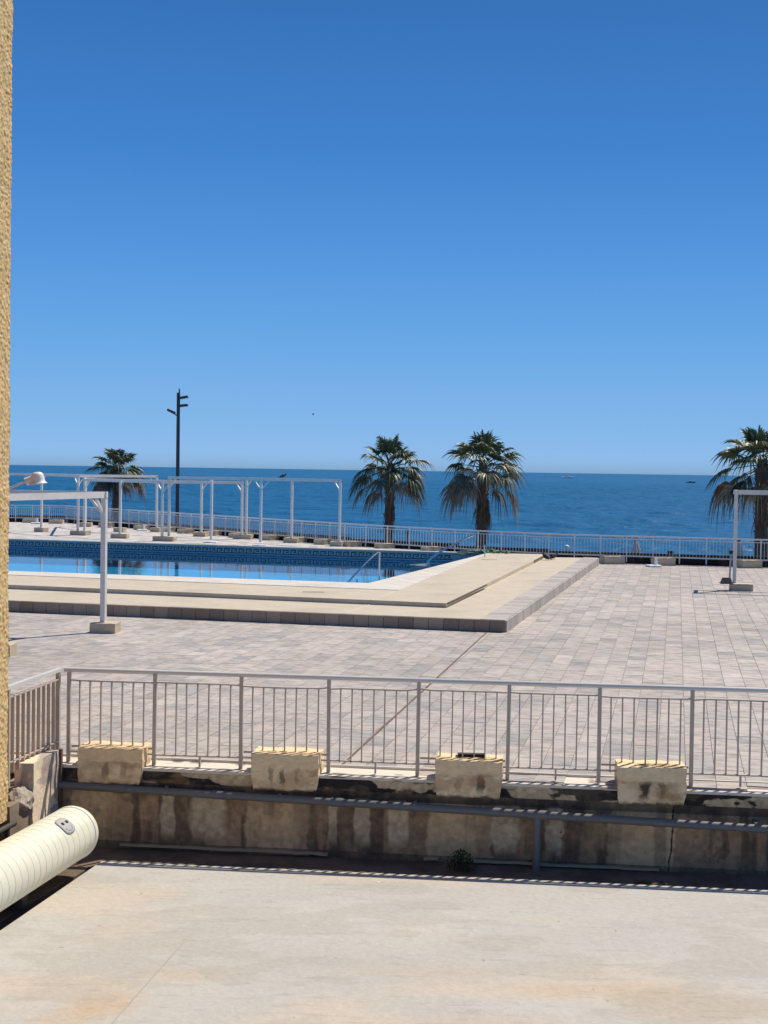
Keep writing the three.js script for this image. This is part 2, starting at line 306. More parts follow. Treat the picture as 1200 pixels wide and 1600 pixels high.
// ---------------------------------------------------------------- promenade beyond the railing, sea, sea bed
struct('promenade', prism([[-60, 74], [-16.2, 71.2], [-1.4, 53.8], [2.7, 51.1], [6, 50], [40, 42.5], [40, 52], [8, 60], [-14, 84], [-60, 86]], -3, -1.5), mat([.26, .24, .22], .9, { map: repeat(concreteMap, .3, .3) }));
{
  const wave = texture(1024, 1024, (u, v) => { const a = fbm(u * 9 + .6 * fbm(u * 4, v * 4, 3, 2, 4, 4), v * 18, 2, 4, 0, 0), b = fbm(u * 30, v * 52, 6, 4, 30, 52), c = fbm(u * 14, v * 26, 16, 4, 14, 26); return .15 * a + .5 * b + .45 * (1 - Math.abs(2 * c - 1)); }, false);
  const seaM = new THREE.MeshPhysicalMaterial({ color: lin(.016, .116, .25), roughness: .4, specularIntensity: .3, ior: 1.33, bumpMap: repeat(wave, 1 / 38, 1 / 38), bumpScale: .4 });
  const SEA = -5, z0 = 70, z1 = 1500, nx = 420, nz = 700, r = rng(77), waves = [], half = z => 165 + z * .33;
  for (let k = 0; k < 34; k++) { const lam = 2.6 * Math.pow(8, r()), th = (r() - .5) * 1.9 + .35; waves.push([Math.sin(th) * 6.283 / lam, Math.cos(th) * 6.283 / lam, r() * 6.283, .0075 * lam]); }
  const pos = new Float32Array((nx + 1) * (nz + 1) * 3), uv = new Float32Array((nx + 1) * (nz + 1) * 2), idx = [];
  for (let j = 0, n = 0; j <= nz; j++) for (let i = 0; i <= nx; i++, n++) {
    const z = z0 + (z1 - z0) * Math.pow(j / nz, 1.7), x = half(z) * (i / nx * 2 - 1), f = sm(0, 10, Math.min(half(z) - Math.abs(x), z - z0)) * sm(0, 800, z1 - z) * (.4 + 1.0 * fbm(x / 30, z / 30, 5, 3));
    let y = 0, dx = 0, dz = 0; for (const [a, b, c, A] of waves) { const ph = a * x + b * z + c; y += A * Math.sin(ph); dx -= a * A * A * 6 * Math.cos(ph); dz -= b * A * A * 6 * Math.cos(ph); }
    pos[n * 3] = x + dx * f * .5; pos[n * 3 + 1] = SEA + y * f; pos[n * 3 + 2] = -(z + dz * f * .5); uv[n * 2] = x; uv[n * 2 + 1] = z;
    if (i < nx && j < nz) { const a = n, b = n + 1, c = n + nx + 1, d = c + 1; idx.push(a, b, c, b, d, c); }
  }
  const patch = new THREE.BufferGeometry(); patch.setAttribute('position', new THREE.BufferAttribute(pos, 3)); patch.setAttribute('uv', new THREE.BufferAttribute(uv, 2)); patch.setIndex(idx); patch.computeVertexNormals();
  const far = 45000, s = new THREE.Shape([[-far, -200], [far, -200], [far, far], [-far, far]].map(q => new THREE.Vector2(...q)));
  s.holes.push(new THREE.Path([[-half(z0), z0], [-half(z1), z1], [half(z1), z1], [half(z0), z0]].map(q => new THREE.Vector2(...q))));
  const outer = new THREE.ShapeGeometry(s); outer.rotateX(-Math.PI / 2); outer.translate(0, SEA, 0);
  const o = outer.toNonIndexed(), op = o.attributes.position, ouv = new Float32Array(op.count * 2); for (let i = 0; i < op.count; i++) { ouv[i * 2] = op.getX(i); ouv[i * 2 + 1] = -op.getZ(i); }
  o.setAttribute('uv', new THREE.BufferAttribute(ouv, 2)); o.computeVertexNormals();
  struct('sea', merge([patch, o]), seaM);
}

// ---------------------------------------------------------------- lower flat roof in the foreground
const ROOF = -.80;
{
  const roofTex = texture(2048, 1024, (u, v) => {                // u over 14 m, v over 9 m
    const x = u * 14, y = v * 9;
    let c = mix3([.42, .402, .362], [.505, .485, .44], fbm(x * .55, y * .8, 3, 5));
    c = mix3(c, [.42, .40, .37], .5 * sm(.55, .8, fbm(x * 1.3 + 5, y * 2, 8, 4)));
    const warm = sm(.5, .72, fbm(x * .45 + 9, y * .9 + 2, 14, 4)); c = mix3(c, [.56, .46, .35], .55 * warm);
    // rust-coloured stains where water stands
    for (const [sx, sy, rx, ry, k] of [[5.03, 5.85, .36, .45, .75], [5.5, 5.35, .45, .2, .45], [4.75, 6.3, .3, .4, .5], [8.9, 5.55, 1.0, .22, .5], [9.6, 5.9, 1.1, .35, .6], [7.2, 5.2, .8, .25, .25], [4.7, 4.3, .5, .5, .25], [7.8, 6.2, .9, .25, .3]]) {
      const d = Math.hypot((x - sx) / rx, (y - sy) / ry) + .9 * (fbm(x * 2.2, y * 2.8, 31, 4) - .5); c = mix3(c, [.50, .36, .22], .85 * k * (1 - sm(.25, 1.1, d)));
    }
    const g = fbm(x * 26, y * 26, 40, 3); const gg = fbm(x * 90, y * 90, 44, 2), st2 = sm(.56, .62, fbm(x * 1.1 + 3, y * 2.4, 48, 5)); c = mix3(c, [.38, .35, .30], .38 * st2); c = c.map(q => q * (.86 + .16 * g + .14 * gg));
    if (Math.abs(fbm(x * .35, y * .3, 61, 3) - .5) < .0006) c = c.map(q => q * .86);   // hair crack
    if (fbm(x * 3.5, y * 26, 63, 3) > .72) c = c.map(q => q * .9);
    if (vnoise(x * 15, y * 13, 90) > .985) c = mix3(c, [.16, .13, .10], .6); if (vnoise(x * 5, y * 6, 95) > .9925) c = mix3(c, [.78, .77, .72], .7);
    return c;
  });
  const roof = structGroup('flat_roof');
  const E = (s, q) => [NEAR[0] + s * .9952 + q * -.0977, NEAR[1] + s * -.0977 + q * -.9952];      // along and in front of the railing
  const a = E(.69, .79), b = E(14, .79), along = t => [a[0] - .205 * t, a[1] - t];
  const slab = prism([a, b, E(14, 7), along(6.3)], ROOF - .2, ROOF);
  const p = slab.attributes.position, uv = slab.attributes.uv; for (let i = 0; i < p.count; i++) uv.setXY(i, (p.getX(i) + 7) / 14, (p.getZ(i) + 16) / 9);
  part('roof_screed', slab, mat([1, 1, 1], .85, { map: roofTex, bumpMap: repeat(fineBump, 9, 6), bumpScale: .003 }), roof);
  const gutterBrown = texture(512, 256, (u, v) => { const k = fbm(u * 18, v * 8, 5, 5, 18, 8); return mix3([.11, .078, .055], [.18, .13, .094], sm(.3, .75, k)); });  // dark brown gutter floor, mottled at random
  part('gutter_floor', prism([E(-2, 0), E(14, 0), E(14, .805), E(.6, .805), [-4.3, 8], [-6.2, 8]], ROOF - .25, ROOF - .045), mat([1, 1, 1], .95, { map: repeat(gutterBrown, .25, .5), bumpMap: repeat(fineBump, 1, 1), bumpScale: .006 }), roof);
  // joint across the screed
  part('roof_joint', [beam(V(-1.9, ROOF + .001, -9.6), V(-1.62, ROOF + .001, -11.4), .009, .005)], mat([.40, .37, .32], .9), roof);
  struct('lower_ground', prism([[-30, -6], [30, -6], [30, 14], [-30, 14]], -3.2, -2.9), mat([.2, .19, .18], .9));
}

// ---------------------------------------------------------------- retaining wall with its stained plaster
const wallThing = thing('retaining_wall', 'stained cream and black retaining wall carrying the near railing above the flat roof', 'wall', NEAR[0], 0, NEAR[1], NEAR_TURN);
wallThing.rotation.z = -.005;
{
  const Wm = 12, Hm = .90;                                        // from x = -1.0, h from -.82 to .02
  const tex = texture(2048, 256, (u, v) => {
    const x = u * Wm - 1, h = v * Hm - .88, n = fbm(x * 2.2, h * 3, 3, 5), st = fbm(x * 7, h * .9, 9, 4), f = fbm(x * 22, h * 22, 12, 3);
    let c = mix3([.28, .17, .095], [.50, .32, .175], n);
    c = mix3(c, [.10, .066, .042], sm(.46, .66, st) * .8);                                 // streaks of soot and algae
    c = mix3(c, [.12, .088, .06], sm(.5, .7, fbm(x * 1.1 + 3, h * 2, 21, 4)) * .75);
    for (const bx of [.5, 2.355, 4.255, 6.096, 7.95]) {                                     // paler plaster below each block
      const e = Math.abs(x - bx) + .10 * (fbm(x * 3, h * 9, 41, 3) - .5); if (h < -.12) c = mix3(c, mix3([.74, .51, .27], [.58, .39, .21], f), (1 - sm(.31, .345, e)) * (.92 - .45 * sm(.42, .7, st)));
    }
    for (const [px, w] of [[3.62, .12], [3.25, .10], [4.72, .16], [5.22, .09], [7.55, .09], [1.62, .2], [1.2, .08], [2.95, .06]]) if (h < -.2) c = mix3(c, [.62, .47, .29], .85 * (1 - sm(w * .7, w, Math.abs(x - px) + .08 * (fbm(x * 5, h * 6, 51, 3) - .5))) * sm(-.75, -.6, h));
    if (h > -.13) {                                                                         // black mould on the kerb, peeled in places
      const k = sm(.415, .45, fbm(x * 2.6, h * 5.5, 71, 5)); c = mix3([.55, .42, .25], [.03, .023, .018], k); c = mix3(c, [.36, .20, .09], .5 * sm(.62, .75, fbm(x * 3, h * 6, 75, 3)));
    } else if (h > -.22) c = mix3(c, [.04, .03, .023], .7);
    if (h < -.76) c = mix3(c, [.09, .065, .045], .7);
    const brick = Math.hypot((x - 5.38) / .11, (h + .50) / .08) + .8 * (f - .5); if (brick < .9) c = mix3(c, [.22, .095, .055], .8);
    const br2 = Math.hypot((x - 6.9) / .09, (h + .6) / .07) + .8 * (f - .5); if (br2 < .9) c = mix3(c, [.20, .09, .06], .6);
    if (Math.abs(x - 6.42 - .03 * (fbm(h * 7, 3, 81, 3) - .5) - .05 * h) < .008 && h < -.15) c = [.01, .008, .006];                     // crack
    const pt = sm(.50, .53, fbm(x * 3.1, h * 4.2, 91, 5)), p2 = sm(.57, .59, fbm(x * 2.3 + 4, h * 3.1, 97, 5)); c = mix3(c, mix3([.42, .31, .18], [.54, .40, .23], f), (h < -.16 ? .12 : .12) * pt); c = mix3(c, [.085, .062, .044], .22 * p2);
    return c.map(q => q * (.62 + .76 * f));
  });
  const top = texture(1024, 64, (u, v) => { const k = fbm(u * 60, v * 2, 7, 4); return mix3([.70, .62, .51], [.22, .18, .14], sm(.62, .85, k)); });
  const face = new THREE.PlaneGeometry(Wm, Hm, 260, 24), p = face.attributes.position;
  for (let i = 0; i < p.count; i++) { const x = p.getX(i), y = p.getY(i); p.setZ(i, .03 * (fbm(x * 1.3, y * 2, 4, 4) - .5) + .012 * (fbm(x * 9, y * 9, 8, 3) - .5)); }
  face.computeVertexNormals(); face.translate(Wm / 2 - 1, -.43, .15);
  part('wall_face', face, mat([1, 1, 1], .95, { map: tex, bumpMap: repeat(fineBump, 12, 1), bumpScale: .01 }), wallThing);
  part('wall_core', metric(box(Wm, 1.0, .4, Wm / 2 - 1, -.52, -.1)), mat([.2, .16, .11], .95), wallThing);
  const cap = metric(box(Wm, .028, .42, Wm / 2 - 1, .004, -.052)); part('kerb_top', cap, mat([1, 1, 1], .9, { map: repeat(top, 1 / 12, 2.2) }), wallThing);
  part('paving_edge', metric(box(Wm, .05, .03, Wm / 2 - 1, .02, -.275)), M.coping, wallThing);
  // low mortar lip left along the foot of the wall
  for (const [x0, x1] of [[4.30, 6.28], [.7, 2.9], [3.9, 4.05]]) part('mortar_lip', metric(roughen(new THREE.BoxGeometry(x1 - x0, .022, .05, 40, 1, 1).translate((x0 + x1) / 2, ROOF + .008, .17), .022, 7, 3)), mat([.42, .32, .215], .9), wallThing);
}

// cream blocks that straddle the wall under the near railing
function stainedBlock(seed, dark) {
  return texture(256, 192, (u, v) => {
    const f = fbm(u * 20, v * 16, seed, 4), n = fbm(u * 3, v * 3, seed + 3, 4); let c = mix3([.90, .70, .42], [.80, .59, .33], n);
    if (v < .62) c = mix3(c, [.48, .32, .17], .55 * sm(.35, .6, n));
    for (const [x, w, k] of dark) c = mix3(c, [.055, .04, .028], k * (1 - sm(w * .5, w, Math.abs(u - x) + .1 * (fbm(v * 7, u * 7, seed + 8, 3) - .5))) * (1 - sm(.5, .68, v + .12 * (fbm(u * 9, 2, seed, 2) - .5))) * sm(.02, .3, v));
    c = mix3(c, [.40, .22, .10], .6 * sm(.55, .75, fbm(u * 3 + 7, v * 4, seed + 11, 3)) * (1 - sm(.55, .75, v)));
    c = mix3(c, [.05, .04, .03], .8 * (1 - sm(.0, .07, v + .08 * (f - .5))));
    return c.map(q => q * (.85 + .3 * f));
  });
}
const blockInfo = [
  [.5, 11, [[.44, .07, .55], [.72, .07, .4]], .69, 'cream concrete block on the near wall, closest to the railing corner'],
  [2.355, 12, [[.3, .04, .5], [.47, .05, .65], [.68, .04, .35]], .70, 'cream concrete block on the near wall with three small dark drips'],
  [4.255, 13, [[.68, .06, .8], [.35, .07, .3]], .68, 'cream concrete block on the near wall with a thin slab lying on top'],
  [6.096, 14, [[.40, .10, .95], [.64, .05, .75]], .685, 'cream concrete block on the near wall with a broad black stain, furthest right']];
const nearAt = (s, q) => [NEAR[0] + s * .9952 + q * -.0977, NEAR[1] + s * -.0977 + q * -.9952];
for (const [s0, seed, dark, w, label] of blockInfo) {
  const s = s0 + .085;
  const g = new THREE.BoxGeometry(w, .37, .38, 44, 24, 22); roughen(g, .022, 6, seed); roughen(g, .016, 17, seed + 30);
  const p = g.attributes.position; for (let i = 0; i < p.count; i++) { const y = p.getY(i), k = 1 - .03 * sm(-.02, -.185, y) - .03 * sm(-.1, -.19, y); p.setX(i, p.getX(i) * (y < 0 ? k : 1)); }
  g.computeVertexNormals(); g.translate(0, .03, .02);
  const [X, Z] = nearAt(s, 0);
  solo('concrete_block', toCreasedNormals(g, .7), mat([1, 1, 1], .9, { map: stainedBlock(seed, dark), bumpMap: fineBump, bumpScale: .006 }), label, 'concrete block', X, 0, Z, NEAR_TURN, 'cream blocks along the near wall');
}
{ const [X, Z] = nearAt(4.355, -.08); const t = thing('slab_offcut', 'thin pale slab offcut lying on top of the third cream block behind the railing', 'slab', X, .216, Z, NEAR_TURN + .03);
  part('slab_top', rbox(.29, .018, .14, .004, 0, .037, 0), mat([.5, .45, .38], .85), t); part('slab_underside', box(.28, .028, .13, 0, .014, 0), mat([.04, .035, .03], .9), t); }

// ---------------------------------------------------------------- near railing
const railing = thing('near_railing', 'beige metal railing with flat balusters on the stained wall in front', 'railing', ...(([X, Z]) => [X, 0, Z])(nearAt(.075, 0)), NEAR_TURN);
{
  const P = .931, N = 11, r = rng(12), balus = box(.013, .77, .036, 0, .515, 0), postG = metric(rbox(.039, .985, .045, .005, 0, .4925, 0, 1));
  for (let k = 0; k <= N; k++) { const o = part('post', postG, M.railPaint, railing, k * P, 0, 0); o.rotation.z = rr(-.006, .006, r); }
  part('top_rail', [tube([V(-.06, .998, -.02), V(P * 2, 1.0, 0), V(P * 5, .997, 0), V(P * 8, 1, 0), V(P * N + .4, 1, 0)], .026, 10, 60)], M.railTop, railing);
  let lastY = .895;
  for (let k = 0; k < N; k++) {
    const ya = lastY, yb = rr(.882, .905, r), bend = rr(-.012, .006, r); lastY = rr(-.012, .012, r) + yb;
    const xs = [.02, .14, .5, .86, .98].map(t => t * P + k * P), ys = [ya, (ya + yb) / 2 + bend, (ya + yb) / 2 + bend, (ya + yb) / 2 + bend * .6, yb];
    part('upper_rail', xs.slice(1).map((x, n) => beam(V(xs[n], ys[n], 0), V(x, ys[n + 1], 0), .036, .014)), M.railPaint, railing);
    part('lower_rail', [beam(V(k * P + .02, .13 + rr(-.004, .004, r), 0), V(k * P + P - .02, .13 + rr(-.004, .004, r), 0), .036, .014)], M.railPaint, railing);
    for (let b = 1; b <= 7; b++) { const o = part('baluster', balus, M.railPaint, railing, k * P + b * P / 8 + rr(-.003, .003, r), rr(-.004, .004, r) + ((ya + yb) / 2 + bend - .9), 0); o.rotation.z = rr(-.006, .006, r); }
    if (k % 2) part('foot', box(.018, .115, .036, 0, .0705, 0), M.railPaint, railing, k * P + P * .53, 0, 0);
    else part('cross_bar', box(P - .05, .022, .02, P / 2, .185, -.03), M.railPaint, railing, k * P, 0, 0);
  }
  // return that runs back to the building at the left: local z towards the viewer, drifting left
  const S = [.112 - .22, .03], dir = V(-.105, 0, .995), at = d => V(S[0] + dir.x * d, 0, S[1] + dir.z * d), a = Math.atan2(dir.x, dir.z) + Math.PI / 2;
  for (const d of [0, 1.14]) { const q = at(d); part('post', postG, M.railPaint, railing, q.x, 0, q.z, a); }
  part('top_rail', [beam(at(-.05).setY(.998), at(1.2).setY(.985), .05, .035)], M.railTop, railing);
  part('upper_rail', [beam(at(.02).setY(.90), at(1.2).setY(.885), .036, .014)], M.railPaint, railing);
  part('lower_rail', [beam(at(.02).setY(.24), at(1.2).setY(.24), .036, .014)], M.railPaint, railing);
  for (let b = 1; b <= 10; b++) { const q = at(b * .115); part('baluster', balus, M.railPaint, railing, q.x, 0, q.z, a); }
}

// ---------------------------------------------------------------- grey drain pipe on the wall
const drain = thing('drain_pipe', 'grey plastic drain pipe running along the wall with one downpipe', 'drain pipe', NEAR[0], 0, NEAR[1], NEAR_TURN);
{
  const R = .041, at = x => V(x, -.185 - .0195 * x, 0.20 + .0185 * x);
  part('pipe', [bar(at(-.05), at(3.0), R, 16), bar(at(3.0), at(11), R, 16)], M.greyPipe, drain);
  for (const x of [.7, 1.75, 3.0, 4.6, 6.25, 7.9]) part('coupling', [bar(at(x - .06), at(x + .06), R + .006, 16)], M.greyPipe, drain);
  const T = at(5.04);
  part('tee_joint', [bar(at(4.94), at(5.14), R + .008, 16), bar(T.clone().add(V(0, -.11, 0)), T, R + .005, 16)], M.greyPipe, drain);
  part('downpipe', [bar(V(T.x, ROOF - .05, T.z), T.clone().add(V(0, -.05, 0)), .04, 16)], M.greyPipe, drain);
  for (const x of [1.2, 2.4, 3.8, 5.7, 7.2]) { const p = at(x); part('bracket', [box(.03, .10, p.z - .14, p.x, p.y, .14 + (p.z - .14) / 2)], M.greyPipe, drain); }
}

// ---------------------------------------------------------------- ochre roughcast building at the left edge
{
  const t = thing('stucco_building', 'ochre roughcast corner of a building at the left edge', 'building', -3.553, 0, 13.02, -.205);   // local +z runs towards the viewer along the wall
  const stuccoTex = texture(1024, 1024, (u, v) => { const a = fbm(u * 72, v * 72, 5, 3, 72, 72), b = fbm(u * 5, v * 5, 9, 4, 5, 5), k = sm(.25, .7, a); return mix3(mix3([.56, .34, .12], [.64, .41, .16], b), mix3([.78, .54, .25], [.86, .64, .33], b), k); });
  const g = new THREE.PlaneGeometry(1.1, 9.2, 110, 920), p = g.attributes.position;
  for (let i = 0; i < p.count; i++) { const x = p.getX(i), y = p.getY(i), k = fbm(x * 46, y * 46, 23, 2), edge = sm(.55, .52, -x); p.setZ(i, (.012 * Math.pow(clamp(k * 1.35 - .2), 1.2) + .02 * (fbm(x * 3, y * 3, 2, 3) - .5)) * 1); if (x > .54) p.setX(i, .55 + .012 * (fbm(y * 40, 3, 6, 2) - .5)); }
  const uv = g.attributes.uv; for (let i = 0; i < uv.count; i++) uv.setXY(i, p.getX(i) / 1.1, p.getY(i) / 1.1);
  g.computeVertexNormals(); g.rotateY(Math.PI / 2); g.translate(0, 4.38, .55);
  part('roughcast_wall', g, mat([1, 1, 1], .95, { map: stuccoTex }), t);
  part('wall_core', metric(box(3.4, 9.16, 6, -1.72, 4.38, 3.01)), mat([.5, .33, .15], .95, { map: repeat(stuccoTex, 1, 1) }), t);
  part('plinth', metric(box(3.2, .7, 5.8, -1.75, -.55, 3.05)), mat([.10, .075, .05], .95), t);
  part('base_pipe', [bar(V(.03, -.27, -.1), V(.03, -.29, 3.2), .028, 10), bar(V(.03, -.30, .05), V(.03, -.44, .05), .022, 10)], mat([.05, .04, .035], .7), t);
}
// side kerb between the building and the corner of the wall, with its own cream block
{
  const kerb = thing('side_kerb', 'crumbling cream side kerb beside the building corner under the short return railing', 'kerb', -3.375, 0, 14.36, -.12);     // local z towards the viewer
  const c1 = texture(256, 256, (u, v) => { const n = fbm(u * 4, v * 4, 6, 5), f = fbm(u * 24, v * 24, 2, 3); let c = mix3([.84, .66, .45], [.92, .76, .55], n); c = mix3(c, [.58, .32, .18], .55 * sm(.5, .7, fbm(u * 2.5, v * 2.5, 17, 3))); c = mix3(c, [.25, .24, .25], .6 * sm(.58, .68, fbm(u * 2 + 4, v * 3, 27, 4))); return c.map(q => q * (.8 + .4 * f)); });
  const cm = mat([1, 1, 1], .92, { map: c1, bumpMap: fineBump, bumpScale: .003 });
  const body = roughen(new THREE.BoxGeometry(.42, .62, 1.2, 10, 20, 30), .05, 4, 8); body.translate(-.25, -.44, .62);
  part('kerb_body', body, mat([.30, .23, .16], .95, { map: concreteMap }), kerb);
  const slabG = roughen(new THREE.BoxGeometry(.2, .64, .72, 8, 20, 20), .025, 5, 3); slabG.translate(-.1, -.13, .36); part('plaster_slab', toCreasedNormals(slabG, .8), cm, kerb);
  const lump = roughen(new THREE.IcosahedronGeometry(.13, 4), .12, 9, 5); lump.scale(.9, 1.0, 1.2); lump.translate(-.1, -.14, .80); part('broken_mortar', lump, mat([.50, .42, .32], .95, { map: concreteMap }), kerb);
  part('rusty_edge', [box(.03, .62, .05, .012, -.12, -.02)], mat([.16, .08, .045], .9, { map: concreteMap }), kerb);
  part('mortar_strip', [roughen(new THREE.BoxGeometry(.12, .3, .2, 4, 8, 4), .04, 9, 9).translate(-.05, -.52, .12)], mat([.36, .34, .33], .9), kerb);
}

// ---------------------------------------------------------------- cream ribbed duct in the lower left
{
  const r = .262, Lg = 5.2, t = thing('ventilation_duct', 'cream ribbed round duct with a grey plate lying in the lower left corner', 'duct', -2.985, -.425, 13.47, -.205);  // local z towards the viewer
  const prof = [[0, 0], [.14, .004], [.21, .014], [.238, .028], [.252, .05], [r + .002, .085], [r + .004, .1], [r + .004, .135], [r - .004, .142], [r - .004, .15]];
  let z = .15; const ribs = [], seamM = mat([.58, .60, .50], .6); while (z < Lg) { prof.push([r, z + .005], [r, z + .113], [r - .0015, z + .1155], [r - .0015, z + .1175]); ribs.push(z + .1165); z += .1185; }
  const body = new THREE.LatheGeometry(prof.map(([a, b]) => new THREE.Vector2(a, b)), 72); body.rotateX(Math.PI / 2);
  const dust = texture(512, 256, (u, v) => { const n = fbm(u * 12, v * 6, 5, 4, 12, 6), k = .9 + .2 * (n - .5); return mix3([.87 * k, .85 * k, .69 * k], [.66, .60, .46], .5 * sm(.62, .85, fbm(u * 8, v * 30, 15, 4, 8, 30))); });
  part('duct_body', toCreasedNormals(body, .5), mat([.95, .95, .92], .5, { map: dust }), t);
  ribs.forEach((q, n) => { if (n < 28) part('seam', new THREE.TorusGeometry(r - .0012, .0016, 5, 60), seamM, t, 0, 0, q); });
  const onSkin = (a, zz, lift) => V(Math.cos(a) * (r + lift), Math.sin(a) * (r + lift), zz);
  const patch = (a0, z0, wa, wz, lift, n = 3.2) => {       // rounded plate wrapped round the duct
    const pos = [], idx = [], K = 40, J = 6; for (let k = 0; k <= K; k++) { const f = k / K * Math.PI * 2, s = Math.pow(Math.pow(Math.abs(Math.cos(f)), n) + Math.pow(Math.abs(Math.sin(f)), n), -1 / n);
      for (let j = 0; j <= J + 1; j++) { const m = Math.min(j, J) / J; pos.push(...onSkin(a0 + Math.cos(f) * s * m * wa / r, z0 + Math.sin(f) * s * m * wz, j > J ? -.004 : lift - (j === J ? .002 : 0)).toArray()); } }
    for (let k = 0; k < K; k++) for (let j = 0; j <= J; j++) { const a = k * (J + 2) + j, b = a + J + 2; idx.push(a, a + 1, b, b, a + 1, b + 1); }
    const g = new THREE.BufferGeometry(); g.setAttribute('position', new THREE.Float32BufferAttribute(pos, 3)); g.setIndex(idx); g.computeVertexNormals(); return g; };
  const A = .93, ZC = .60, plate = part('plate', patch(A, ZC, .095, .105, .012), mat([.40, .39, .37], .6, { side: THREE.DoubleSide }), t);
  for (const [da, dz] of [[.02, -.045], [.02, .04]]) part('screw', [new THREE.TorusGeometry(.012, .005, 6, 12), box(.034, .008, .01), box(.008, .03, .01)].map(g => { g.rotateX(-Math.PI / 2); g.rotateY(.6); g.rotateZ(A - Math.PI / 2 + da / r); g.translate(...onSkin(A + da / r, ZC + dz, .017).toArray()); return g; }), M.black, plate);
  const arc = []; for (let k = 0; k <= 12; k++) { const f = Math.PI * (k / 12); arc.push(onSkin(A - (.03 + .038 * Math.sin(f)) / r, ZC - .06 * Math.cos(f), .013)); } part('rim_groove', tube(arc, .0022, 5, 30), mat([.24, .23, .22], .7), plate);
  for (const zz of [1.2, 3.4]) part('support', [rbox(.2, .16, .12, .01, -.05, -.3, zz)], mat([.06, .05, .045], .9), t);
}

// ---------------------------------------------------------------- white lamp on a bent arm at the building corner
{
  const t = thing('wall_lamp', 'white bell shaped lamp on a bent arm at the building corner', 'lamp', -3.76, 2.975, 13.55);
  part('arm', tube([V(-.25, -.16, .02), V(.08, -.04, 0), V(.26, .045, 0)], .013, 10), M.white, t);
  const bell = new THREE.LatheGeometry([[0, .085], [.03, .083], [.052, .07], [.064, .045], [.068, 0], [.071, -.03], [.09, -.05], [.092, -.056], [.086, -.054], [.06, -.03], [.05, .04], [0, .06]].map(q => new THREE.Vector2(...q)), 32);
  bell.rotateZ(.14); part('shade', bell, mat([.82, .80, .74], .4), t, .375, .065, 0);
  const neck = new THREE.CylinderGeometry(.042, .048, .1, 20); neck.rotateZ(-1.15); part('neck', neck, mat([.80, .77, .70], .45), t, .295, .055, 0); t.scale.set(.93, .85, .93);
}

// ---------------------------------------------------------------- white pergola frames with their footing blocks
const footG = [0, 1, 2].map(k => toCreasedNormals(roughen(new THREE.BoxGeometry(.52, .19, .34, 10, 5, 8), .025, 6, 20 + k).translate(0, .095, 0), .7));
let footN = 0;
const footing = (X, h, Z, label, sx = 1, turn = -.25) => { const o = solo('footing_block', footG[footN++ % 3], M.blockCream, label, 'concrete block', X, h, Z, turn, 'footings of the white pergola frames'); o.scale.x = sx; return o; };
function pergola(label, deck, posts, beams, w = .09) {   // posts [X, Z, height, lean]; beams [[X, Z, h], [X, Z, h], braces at each end]
  const [X0, Z0] = posts[0], t = thing('pergola_frame', label, 'pergola', X0, deck, Z0, 0, 'white pergola frames');
  const at = (X, h, Z) => V(X - X0, h - deck, -(Z - Z0));
  for (const [X, Z, top] of posts) part('post', metric(rbox(w, top - deck - .14, w, .008, 0, (top - deck) / 2 + .06, 0, 1)), M.white, t, X - X0, 0, -(Z - Z0), -.24);
  for (const [a, b, ba, bb] of beams) {
    const A = at(a[0], a[2], a[1]), B = at(b[0], b[2], b[1]), d = B.clone().sub(A).normalize();
    part('beam', metric(beam(A.clone().addScaledVector(d, -w * .6), B.clone().addScaledVector(d, w * .6), w * .75, w * 1.15)), M.white, t);
    for (const [e, s, on] of [[A, 1, ba], [B, -1, bb]]) if (on) part('brace', metric(beam(e.clone().addScaledVector(d, s * .05).add(V(0, -.34, 0)), e.clone().addScaledVector(d, s * .30).add(V(0, -.07, 0)), w * .45, w * .45)), M.white, t);
  }
  return t;
}
// nearest frame, cut by the building
pergola('white pergola frame nearest the viewer, cut off by the building at the left', 0, [[-5.33, 26.2, 2.66], [-6.45, 22.75, 2.66]],
  [[[-5.33, 26.2, 2.62], [-6.45, 22.75, 2.62], 1, 1], [[-5.33, 26.2, 2.625], [-9.2, 27.1, 2.625], 1, 0]], .1);
footing(-5.28, 0, 26.15, 'footing block under the single near pergola post left of the pool steps', .95, -.1); footing(-6.36, 0, 22.8, 'footing block half hidden by the building edge above the return railing', .95, -.1);
const DK = .25;
pergola('tall white pergola frame at far left of the pool in front of the small palm', DK, [[-14.97, 60.1, 2.79], [-12.86, 57.8, 2.76], [-10.2, 61.7, 2.76]],
  [[[-19.2, 60.6, 2.76], [-10.2, 61.7, 2.74], 0, 1], [[-14.97, 60.1, 2.76], [-12.86, 57.8, 2.73], 1, 1], [[-12.86, 57.8, 2.73], [-10.2, 61.7, 2.74], 1, 0]]);
pergola('low white pergola frame in the middle left, behind the pool and before the lamp post', DK, [[-14.3, 65.9, 2.58], [-12.6, 57.9, 2.60], [-10.7, 55.8, 2.60], [-11.74, 61.2, 2.58], [-8.72, 54.1, 2.60], [-7.73, 58.2, 2.58], [-5.86, 56.7, 2.58]],
  [[[-14.3, 65.9, 2.55], [-11.74, 61.2, 2.555], 1, 0], [[-11.74, 61.2, 2.555], [-7.73, 58.2, 2.56], 0, 0], [[-7.73, 58.2, 2.56], [-5.86, 56.7, 2.565], 1, 1], [[-12.6, 57.9, 2.57], [-8.72, 54.1, 2.57], 1, 1], [[-8.72, 54.1, 2.57], [-5.86, 56.7, 2.565], 1, 0], [[-12.6, 57.9, 2.57], [-14.3, 65.9, 2.55], 0, 0]]);
